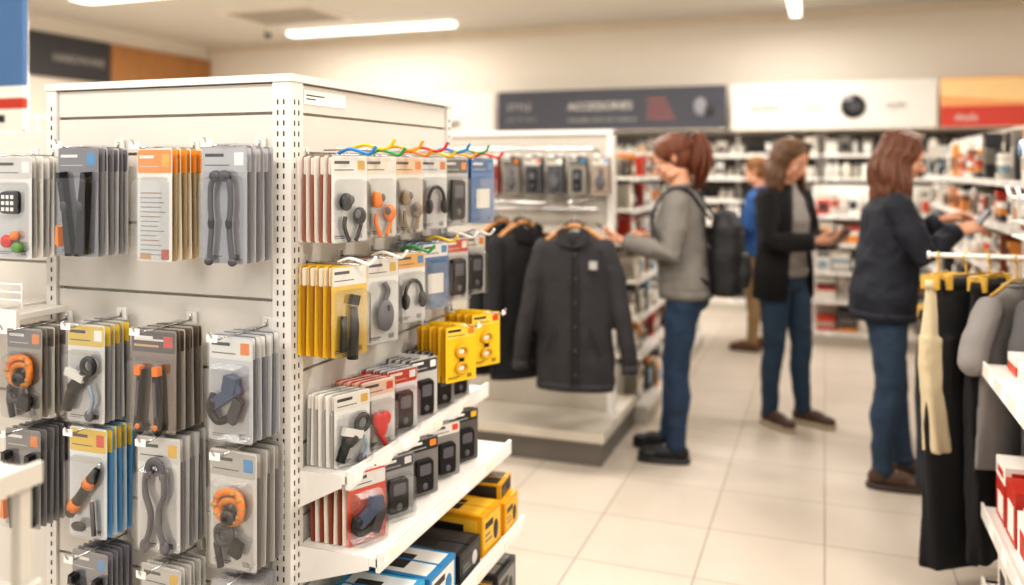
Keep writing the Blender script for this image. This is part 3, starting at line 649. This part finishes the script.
q=MB(); q.tube([(.40,3.86,1.02),(.68,3.86,1.02)],.009,WHITE2); q.tube([(.66,3.86,0),(.66,3.86,1.03)],.012,WHITE2); q.box((.55,3.8,0),(.70,3.92,.02),WHITE2); q.build('clothing_rack')
trousers(.44,3.86,50,DEN,.7,.13,zt=.925); trousers(.54,3.86,64,TAN,.66,.12,zt=.925)

# near shelf unit on the right
e=empty('wall_display_shelf',(0,0,0)); q=MB()
q.box((1.0,1.5,0),(1.04,3.25,1.75),WHITE)
for zz,x0 in ((.845,.50),(.367,.50),(.12,.50)):
    q.box((x0,1.5,zz-.02),(1.0,3.22,zz),WHITE2); q.box((x0-.008,1.5,zz-.035),(x0,3.22,zz+.012),WHITE2)
    for k in range(8): q.box((x0-.0095,1.6+k*.2,zz-.03),(x0-.008,1.66+k*.2,zz+.004),C('#fdfcf8'))
q.box((.50,3.2,0),(.54,3.22,.12),WHITE)
for zz in (1.27,):
    q.tube([(.60,1.5,zz),(.60,3.3,zz)],.006,WHITE2); q.tube([(.60,1.5,zz+.05),(.60,3.3,zz+.05)],.004,WHITE2)
    for k in range(26): q.tube([(.60,1.55+k*.068,zz),(1.0,1.55+k*.068,zz)],.003,WHITE2,6)
    q.tube([(.60,3.3,zz),(1.0,3.3,zz)],.005,WHITE2); q.tube([(.60,3.3,zz+.05),(1.0,3.3,zz+.05)],.004,WHITE2)
for k in range(5):
    y=2.6+k*.16
    q.tube(spl([(1.0,y,1.50),(.75,y,1.46),(.60,y,1.40),(.57,y,1.44)]),.007,WHITE2,6)
q.build('frame',e)
q=MB()
for (y,z,c,c2,hh) in ((3.11,.367,'#b8301f','#f1ede6',.13),(3.11,.498,'#f1ede6','#b8301f',.06),(2.95,.367,'#b8301f','#f1ede6',.17),(2.78,.367,'#f1ede6','#b8301f',.13),(2.62,.367,'#d9541e','#f1ede6',.13),(3.08,.12,'#e8e2d8','#2b2b2e',.13),(2.85,.12,'#c8b89a','#f1ede6',.13),(2.6,.12,'#b8301f','#f1ede6',.13)):
    q.box((.53,y-.07,z+.001),(.75,y+.07,z+hh),C(c)); q.box((.528,y-.05,z+.02),(.53,y+.03,z+hh*.7),C(c2)); q.box((.55,y-.072,z+.02),(.7,y-.07,z+hh*.75),C(c2))
for (y,c) in ((3.1,'#c8432a'),(2.95,'#dcd5ca'),(2.78,'#8f8a82')):
    for k in range(2): q.box((.56,y-.06,.846+k*.03),(.8,y+.06,.846+k*.03+.027),C(c if k==0 else '#efe9df'))
q.build('boxed_merchandise',e,bevel=.0015)
q=MB()
for (y,z,c) in ((3.2,1.277,'#f1eee8'),(3.08,1.277,'#2b2b2e'),(2.95,1.277,'#b5482e'),(2.8,1.277,'#ece8e0')):
    q.cbox((.74,y,z+.05),(.2,.09,.095),C(c)); q.cbox((.637,y,z+.05),(.002,.06,.06),C('#8e8a84'))
q.tube([(.62,3.28,1.56),(.98,3.28,1.58)],.035,C('#e9ecee')); q.tube([(.615,3.28,1.56),(.62,3.28,1.56)],.024,C('#6d8aa6'))
q.tube([(.66,3.2,1.64),(.98,3.2,1.66)],.03,C('#f2efe9')); q.tube([(.655,3.2,1.64),(.66,3.2,1.64)],.02,C('#55524e'))
q.build('rolled_merchandise',e)
e=empty('hanging_poster_sign',(.80,3.6,0)); q=MB(); q.box((-.08,-.01,1.80),(.5,.01,2.05),C('#a89a94')); q.box((-.08,-.011,1.745),(.5,.011,1.80),PAPER); q.tube([(.16,0,2.05),(.16,0,3.17)],.006,CHROME,6); q.build('board',e)

# ------------------------------------------------------------------ people
SKIN=mat('skin','#cf997c',.5,var=.05,vscale=20); LIP=mat('lips','#a8544e',.4); EYEW=mat('eye_white','#efe9e2',.2); IRIS=mat('iris','#3a2a20',.2)
def hairmat(n,h): return mat(n,h,.45,bump=.6,bscale=40,var=.45,vscale=25,stretch=(4,4,.5))
JEAN=mat('blue_denim','#22364e',.85,bump=.25,bscale=60,var=.28,vscale=9); JEAN2=mat('slate_denim','#2a3c50',.85,bump=.25,bscale=60,var=.28,vscale=9); KHA=mat('khaki_cloth','#8a7250',.85,bump=.2)
def V(*a): return Vector(a)
def hand(parent,W,d,back,side,curl=(25,35,25),sp=1.0):
    y=Vector(d).normalized(); z=Vector(back); z=(z-y*z.dot(y)).normalized(); x=y.cross(z)
    M=Matrix((x,y,z)).transposed().to_4x4(); M.translation=Vector(W)
    q=MB(); q.M=M
    s=side
    for i,(xo,L,yk) in enumerate(((.028,.070,.083),(.0095,.079,.088),(-.0095,.073,.085),(-.027,.057,.077))):
        xo*=s
        q.cap_tube([(xo*.55,-.01,0),(xo*.9,.045,.002),(xo,yk,0)],[.017,.0155,.0115],SKIN,10)
        p=V(xo,yk,0); a=0; pts=[p.copy()]; rs=[.0095]
        for j,(f,r) in enumerate(((.45,.0085),(.30,.0078),(.25,.0066))):
            a-=R(curl[j]*(1+.12*i)); p=p+V(xo*.06*sp,math.cos(a),math.sin(a))*L*f; pts.append(p.copy()); rs.append(r)
        q.cap_tube(pts,rs,SKIN,8)
    q.cap_tube([(s*.012,.008,-.004),(s*.036,.038,-.014),(s*.044,.066,-.024),(s*.040,.090,-.032)],[.0145,.0125,.0100,.0082],SKIN,10)
    q.build('hand_left' if side>0 else 'hand_right',parent,remesh=.003,smooth=2)
    return M
def head(parent,M,hm,style,hairdown=.3,seed=3):
    q=MB(); q.M=M
    q.ell((0,-.012,.03),(.074,.094,.086),SKIN,20,14); q.ell((0,.022,-.03),(.058,.066,.078),SKIN,20,14); q.ell((0,.058,-.088),(.026,.026,.022),SKIN)
    for s in (-1,1): q.ell((s*.032,.055,-.03),(.026,.026,.03),SKIN); q.ell((s*.04,.02,-.07),(.022,.045,.025),SKIN); q.ell((s*.026,.078,.02),(.022,.01,.008),SKIN)
    q.tube([(0,.086,.012),(0,.1,-.012),(0,.108,-.028)],[.007,.010,.013],SKIN); q.ell((0,.104,-.031),(.016,.012,.010),SKIN); q.ell((0,.084,-.058),(.022,.012,.014),SKIN)
    q.build('face',parent,remesh=.005,smooth=2)
    q=MB(); q.M=M
    for s in (-1,1):
        q.ell((s*.03,.079,.002),(.0135,.009,.008),EYEW); q.ell((s*.03,.0865,.0015),(.0055,.003,.0055),IRIS)
        q.tube(spl([(s*.015,.087,.022),(s*.03,.088,.027),(s*.046,.077,.021)]),[.0025]*13,hm,6); q.tube(spl([(s*.017,.087,.007),(s*.03,.089,.010),(s*.044,.080,.005)]),.0015,IRIS,6)
        q.tube([(s*.074,-.008,.022),(s*.084,-.02,.02),(s*.085,-.024,.0),(s*.078,-.014,-.02),(s*.073,-.006,-.026)],[.006,.007,.007,.008,.006],SKIN,8); q.ell((s*.076,-.012,-.0),(.006,.012,.018),SKIN)
    q.ell((0,.092,-.054),(.021,.008,.005),LIP); q.ell((0,.091,-.061),(.018,.008,.0055),LIP)
    q.build('facial_features',parent)
    dn=(M.to_3x3().inverted()@V(0,0,-1)).normalized()
    b=MB(); b.M=M; st=MB(); st.M=M
    b.ell((0,-.022,.04),(.084,.098,.092),hm,20,14); b.ell((0,-.045,.0),(.082,.078,.085),hm,20,14)
    rnd=random.Random(seed)
    if style=='short':
        for k in range(110):
            a=rnd.uniform(0,2*math.pi); e0=rnd.uniform(.1,1.4)
            if math.cos(a)>.3 and e0<.75: continue
            if e0<.35 and math.cos(a)>-.2: continue
            p=V(.084*math.cos(e0)*math.sin(a),-.02+.098*math.cos(e0)*math.cos(a),.04+.092*math.sin(e0)); t=V(p.x*.2,p.y*.2+.01,-.03)
            st.tube([p,p+t*.6+p*.06,p+t*1.2+p*.03],[.006,.007,.002],hm,5)
    else:
        a0=58
        N=120
        for k in range(N):
            a=R(a0+(360-2*a0)*k/(N-1)+rnd.uniform(-3,3)); ca,sa=math.cos(a),math.sin(a)
            j=rnd.uniform(.97,1.08)
            p0=V(.012*math.copysign(1,sa),.03+rnd.uniform(-.05,.02),.126); p1=V(.078*sa*j,-.015+.09*ca*j,.085); p2=V(.092*sa*j,-.015+.098*ca*j,.02); p3=V(.09*sa*j,-.025+.095*ca*j,-.035)
            if style=='pony':
                t=V(0,-.125,.03)+V(rnd.uniform(-.015,.015),0,rnd.uniform(-.015,.015))
                st.tube(spl([p0,p1,p2*.93+V(0,-.01,0),p2.lerp(t,.55)+V(0,0,-.02),t]),.0055,hm,5)
                if k%2==0:
                    L=hairdown*rnd.uniform(.7,1.1); o=V(rnd.uniform(-.05,.05),rnd.uniform(-.045,.04),0)
                    st.tube(spl([t,t+V(0,-.045,.012)+o*.5,t+V(0,-.06,0)+dn*L*.35+o*1.2,t+V(0,-.05,0)+dn*L*.7+o*1.4,t+V(0,-.04,0)+dn*L+o*.6]),[.006]*10+[.008]*8+[.005]*5+[.002]*2,hm,5)
            else:
                L=hairdown*rnd.uniform(.75,1.08); wv=.020*math.sin(k*1.7); w2=.012*math.sin(k*2.9)
                st.tube(spl([p0,p1,p2,p3,p3+dn*L*.35+V(sa*.018+wv,ca*.010-.004+w2,0),p3+dn*L*.7+V(sa*.026-wv,-.006-w2,0),p3+dn*L+V(sa*.012,-.006,0)]),[.006]*12+[.009]*16+[.007]*7+[.003]*2,hm,5)
        if style=='pony':
            b.ell((0,-.13,.03),(.026,.03,.028),hm); b.cap_tube([V(0,-.15,.03),V(0,-.18,.01)+dn*.05,V(0,-.18,.01)+dn*.12,V(0,-.165,.01)+dn*.2],[.022,.038,.040,.016],hm)
        else:
            b.cap_tube([V(0,-.055,-.02),V(0,-.065,-.03)+dn*hairdown*.35,V(0,-.06,-.03)+dn*hairdown*.75],[.082,.072,.052],hm)
    b.build('hair_volume',parent,remesh=.007,smooth=3); st.build('hair_strands',parent)
def person(name,loc,deg,P):
    e=empty(name,loc,deg-90); ln=P.get('lean',0); sc=P.get('scale',1); e.scale=(sc,sc,sc)
    wd=P.get('wide',1)
    cy=lambda z: ln*(z-.9)
    hip=P.get('hip',0)
    q=MB(); tm=P['trousers']
    q.loft([(0,hip-.005,.765,.10,.07),(0,hip-.005,.80,.150,.108),(0,hip-.008,.87,.168,.118),(0,hip-.003,.95,.155,.108),(0,hip,1.02,.135,.098)],tm,28)
    shoes=MB(); sm=P['shoes']; sole=P['sole']
    for s,(fx,fy,fr,ky) in ((-1,P['footL']),(1,P['footR'])):
        k=V(fx*.95,(hip+fy)/2+ky,.47); A=V(fx,fy,.085); H=V(s*.083,hip,.85)
        q.cap_tube([H,H.lerp(k,.45)+V(s*.006,.004,0),k,k.lerp(A,.35)+V(0,-.014,0),k.lerp(A,.7)+V(0,-.006,0),A],[.092,.081,.061,.060,.050,.046],tm,16)
        q.tube([A+V(0,0,.02),A+V(0,0,-.0)],.050,tm,14)
        old=shoes.M; shoes.M=Matrix.Translation((fx,fy,0))@RZ(fr)
        shoes.ell((0,.135,.040),(.040,.062,.030),sm,16,8); shoes.ell((0,.06,.05),(.038,.09,.042),sm,16,8); shoes.ell((0,-.022,.05),(.034,.045,.042),sm,16,8); shoes.cap_tube([(0,-.01,.055),(0,-.005,.10)],[.04,.041],sm)
        shoes.M=old
    q.build('trousers',e,remesh=.009,smooth=2,folds=.018,fscale=.07)
    shoes.build('shoe_uppers',e,remesh=.006,smooth=2)
    q=MB()
    for s,(fx,fy,fr,ky) in ((-1,P['footL']),(1,P['footR'])):
        q.M=Matrix.Translation((fx,fy,0))@RZ(fr)
        q.loft([(0,.062,0,.043,.132),(0,.062,.020,.045,.136),(0,.062,.026,.042,.13)],sole,24,pw=2.6)
        for k in range(4): q.tube([(-.018,.06+k*.016,.088-k*.008),(.018,.06+k*.016,.088-k*.008)],.0028,C('#d8d4cc'),6)
    q.build('shoe_soles',e)
    q=MB(); um=P['top']; hem=P.get('hem',.82); lo=P.get('loose',0)
    rings=[(0,hip+.0,hem,.160+lo,.118+lo),(0,hip,.90,.172+lo,.124+lo),(0,cy(1.02),1.03,.152+lo,.112+lo),(0,cy(1.2)+.012,1.2,.165+lo*.6,.122+lo*.5),(0,cy(1.30),1.30,.172,.108+lo*.3),(0,cy(1.36),1.355,.135,.085),(0,cy(1.39)+.003,1.40,.062,.06)]
    q.loft(rings,um,32,pw=2.2)
    for s,(E,W) in ((-1,P['armL']),(1,P['armR'])):
        S=V(s*.160*wd,cy(1.32),1.318); E=V(*E); W=V(*W)
        q.cap_tube([S,S.lerp(E,.5)+V(s*.004,0,0),E,E.lerp(W,.45),W],[.062+lo*.3,.055+lo*.4,.048+lo*.4,.045+lo*.4,.036+lo*.3],um,16)
    q.build('top_garment',e,remesh=.009,smooth=3,folds=P.get('folds',.022),fscale=.10)
    q=MB()
    q.loft([(0,hip,hem-.012,.159+lo,.118+lo),(0,hip,hem+.03,.169+lo,.125+lo)],um,32,pw=2.2)
    for s,(E,W) in ((-1,P['armL']),(1,P['armR'])):
        E=V(*E);W=V(*W);d=(W-E).normalized(); q.tube([W-d*.03,W+d*.02],.041+lo*.3,um,14)
    q.tube([(.062*math.cos(a),cy(1.39)+.058*math.sin(a)+.004,1.405-.010*math.sin(a)) for a in [k*math.pi/10 for k in range(20)]],.012,um,8,closed=True)
    q.build('cuffs_collar_hem',e)
    hd=P['head']; M=Matrix.Translation(hd[0])@RZ(hd[1])@RX(-hd[2])@RY(hd[3] if len(hd)>3 else 0)
    q=MB(); q.cap_tube([(0,cy(1.38)-.002,1.35),V(0,cy(1.38)+.004,1.40).lerp(M@V(0,-.01,-.07),.5),M@V(0,-.015,-.05)],[.058,.050,.052],SKIN); q.build('neck',e,remesh=.008,smooth=2)
    head(e,M,P['hair'],P['style'],P.get('hairlen',.25))
    for s,(E,W),hp in ((-1,P['armL'],P['handL']),(1,P['armR'],P['handR'])):
        E=V(*E);W=V(*W); d=V(*hp[0]) if hp[0] else (W-E)
        hand(e,W+d.normalized()*.02,d,hp[1],-s,hp[2])
    return e,cy
def phone(parent,c,rot):
    q=MB(); q.M=Matrix.Translation(c)@rot; q.prism(rrect(0,0,.072,.148,.01),-.004,.004,BLACK); q.prism(rrect(0,0,.066,.138,.006),-.0048,-.004,C('#3d4652')); q.box((-.028,.004,.03),(-.008,.006,.065),DGRAY); return q.build('phone',parent)
def backpack(parent,c,cyf,m,s=1):
    q=MB(); x,y,z=c
    q.loft([(x,y,z-.21*s,.11*s,.06*s),(x,y,z-.19*s,.135*s,.075*s),(x,y,z,.14*s,.085*s),(x,y,z+.14*s,.125*s,.075*s),(x,y+.01,z+.2*s,.09*s,.05*s),(x,y+.015,z+.22*s,.04*s,.03*s)],m,28,pw=3)
    q.loft([(x,y-.08*s,z-.17*s,.09*s,.03),(x,y-.085*s,z-.1*s,.1*s,.04),(x,y-.08*s,z+.0*s,.09*s,.03)],m,24,pw=3)
    q.build('backpack_body',parent,remesh=.009,smooth=3,folds=.012)
    q=MB()
    for t in (-1,1):
        q.tube(spl([(x+t*.085,y+.07,z+.17*s),(t*.10,cyf(1.38)-.05,1.385),(t*.11,cyf(1.36)+.05,1.385),(t*.118,cyf(1.28)+.125,1.28),(t*.125,cyf(1.15)+.13,1.15),(t*.150,cyf(1.08)+.07,1.06),(t*.12,y+.07,z-.15*s)]),.016,m,8,flat=.45)
    q.tube(spl([(x-.03,y+.03,z+.215*s),(x,y+.03,z+.25*s),(x+.03,y+.03,z+.215*s)]),.008,m,6)
    q.tube([(x-.09*s,y-.075*s,z+.1*s),(x+.09*s,y-.075*s,z+.1*s)],.004,C('#4b4b4f'),6)
    q.build('backpack_straps',parent)
BPK=mat('black_nylon','#151518',.6,bump=.2,bscale=80,var=.2)
e,cy=person('woman_in_gray_sweater',(-.68,4.43,0),180,dict(trousers=JEAN,shoes=mat('black_shoe','#161517',.5),sole=C('#2b2a2b'),top=mat('gray_knit','#78746f',.95,bump=.4,bscale=90,var=.12),
  lean=.03,hip=-.01,footL=(-.08,.03,8,.02),footR=(.10,.10,-6,.03),hem=.85,loose=.018,
  armL=((-.235,.03,1.075),(-.17,.25,1.12)),armR=((.22,.04,1.08),(.06,.19,1.13)),
  handL=((.25,.9,.12),(-.3,0,-1),(22,30,22)),handR=((-.45,.85,.1),(.6,0,.8),(28,38,25)),
  head=((0,.065,1.545),6,28),hair=hairmat('auburn_hair','#6a3a24'),style='pony',hairlen=.25))
phone(e,(-.11,.37,1.165),RX(-55)@RY(10)); backpack(e,(0,-.215,1.07),cy,BPK)
SH=mat('light_gray_shirt','#8f8a85',.9,bump=.2,bscale=70); CARD=mat('black_cardigan','#151417',.9,bump=.35,bscale=80,var=.2)
e,cy=person('woman_in_black_cardigan',(-.23,5.26,0),-34,dict(trousers=JEAN2,shoes=mat('brown_shoe','#4a3428',.5),sole=C('#b8a890'),top=SH,
  lean=.02,hip=0,footL=(-.08,.08,10,.03),footR=(.10,-.02,-10,.02),hem=.88,loose=.0,
  armL=((-.20,.05,1.08),(-.10,.25,1.075)),armR=((.21,.06,1.08),(.09,.26,1.085)),
  handL=((.35,.9,.15),(-.4,0,-1),(24,30,22)),handR=((-.35,.9,.15),(.4,0,-1),(24,30,22)),
  head=((0,.06,1.545),0,26),hair=hairmat('brown_hair','#65472f'),style='long',hairlen=.20))
phone(e,(0,.375,1.115),RX(-50))
def cardigan(e,cy,hem=.74):
    q=MB(); zs=[(hem,.200,.152),(.90,.196,.148),(1.03,.176,.134),(1.2,.184,.140),(1.30,.188,.126),(1.36,.144,.100),(1.405,.078,.074)]
    vs=[];fs=[];N=30
    for j,(z,rx,ry) in enumerate(zs):
        g=R(38-20*(j/6)) 
        for k in range(N):
            a=math.pi/2+g+(2*math.pi-2*g)*k/(N-1); w=1+.03*math.sin(k*1.3)*(1 if j<3 else 0)
            vs.append((rx*w*math.cos(a),cy(z)+ry*w*math.sin(a),z))
    for j in range(len(zs)-1):
        for k in range(N-1): fs.append((j*N+k,j*N+k+1,(j+1)*N+k+1,(j+1)*N+k))
    q.add(vs,fs,CARD,True); q.build('cardigan_body',e,solid=.01)
    q=MB()
    for s,(E,W) in ((-1,((-.20,.05,1.08),(-.10,.25,1.075))),(1,((.21,.06,1.08),(.09,.26,1.085)))):
        S=V(s*.160,cy(1.32),1.318); E=V(*E); W=V(*W); d=(W-E).normalized(); q.cap_tube([S,S.lerp(E,.5),E,E.lerp(W,.45),W-d*.02],[.073,.068,.062,.058,.053],CARD,16)
        q.tube([W-d*.03,W+d*.012],.054,CARD,16)
    q.build('cardigan_sleeves',e,remesh=.009,smooth=2,folds=.018,fscale=.08)
cardigan(e,cy)
e,cy=person('woman_in_navy_jacket',(.27,4.43,0),8,dict(trousers=JEAN2,shoes=mat('brown_shoe','#4a3428',.5),sole=C('#3b332d'),top=mat('navy_jacket_cloth','#161a26',.75,bump=.25,bscale=20,var=.25),
  lean=.05,hip=-.01,footL=(-.09,.10,6,.02),footR=(.09,-.03,-8,.02),hem=.80,loose=.028,folds=.026,
  armL=((-.19,.12,1.12),(-.08,.24,1.23)),armR=((.215,.13,1.10),(.12,.26,1.20)),
  handL=((.1,.9,.35),(-.5,0,.8),(20,25,18)),handR=((-.15,.95,.3),(.5,0,.85),(18,24,16)),
  head=((0,.080,1.55),0,22),hair=hairmat('chestnut_hair','#633a24'),style='long',hairlen=.30))
q=MB(); q.M=Matrix.Translation((.06,.395,1.25))@RX(-35); q.prism(rrect(0,0,.08,.15,.008),-.004,.004,C('#26282b')); q.prism(rrect(0,0,.07,.135,.004),-.0055,-.004,C('#8b9096')); q.build('phone',e)
e,cy=person('man_in_blue_jacket',(-.49,7.28,0),165,dict(scale=.95,trousers=KHA,shoes=mat('tan_shoe','#6b4a34',.5),sole=C('#3b332d'),top=mat('blue_jacket_cloth','#244f86',.75,bump=.2,bscale=20,var=.1),
  lean=.02,hip=0,footL=(-.09,.05,6,.02),footR=(.10,-.02,-8,.02),hem=.84,loose=.03,wide=1.1,
  armL=((-.24,.04,1.08),(-.17,.24,1.10)),armR=((.24,.03,1.08),(.17,.24,1.10)),
  handL=((.15,.95,.1),(-.3,0,-1),(22,30,22)),handR=((-.15,.95,.1),(.3,0,-1),(22,30,22)),
  head=((0,.045,1.55),0,16),hair=hairmat('blond_hair','#80572f'),style='short'))
backpack(e,(0,-.225,1.12),cy,BPK,.9)
q=MB(); q.box((-.09,.37,1.125),(.09,.40,1.14),C('#e8e4dc')); q.box((-.09,.30,1.12),(.09,.42,1.126),C('#c8432a')); q.build('boxed_item',e)

# ------------------------------------------------------------------ camera, world, colour
w=bpy.data.worlds.new('store_ambient'); bpy.context.scene.world=w; w.use_nodes=True
w.node_tree.nodes['Background'].inputs[0].default_value=(1,.965,.915,1); w.node_tree.nodes['Background'].inputs[1].default_value=.85
cam=bpy.data.cameras.new('camera'); co=bpy.data.objects.new('camera',cam); bpy.context.collection.objects.link(co)
co.location=(0,0,1.5); co.rotation_euler=(R(90),0,R(20.2)); cam.sensor_width=36; cam.lens=36*850/1024; cam.shift_y=-124.5/1024
cam.clip_start=.05; cam.dof.use_dof=True; cam.dof.focus_distance=2.0; cam.dof.aperture_fstop=1.35
bpy.context.scene.camera=co
vs=bpy.context.scene.view_settings; vs.view_transform='Standard'
for lk in ('Medium High Contrast','Standard - Medium High Contrast'):
    try: vs.look=lk; break
    except Exception: pass
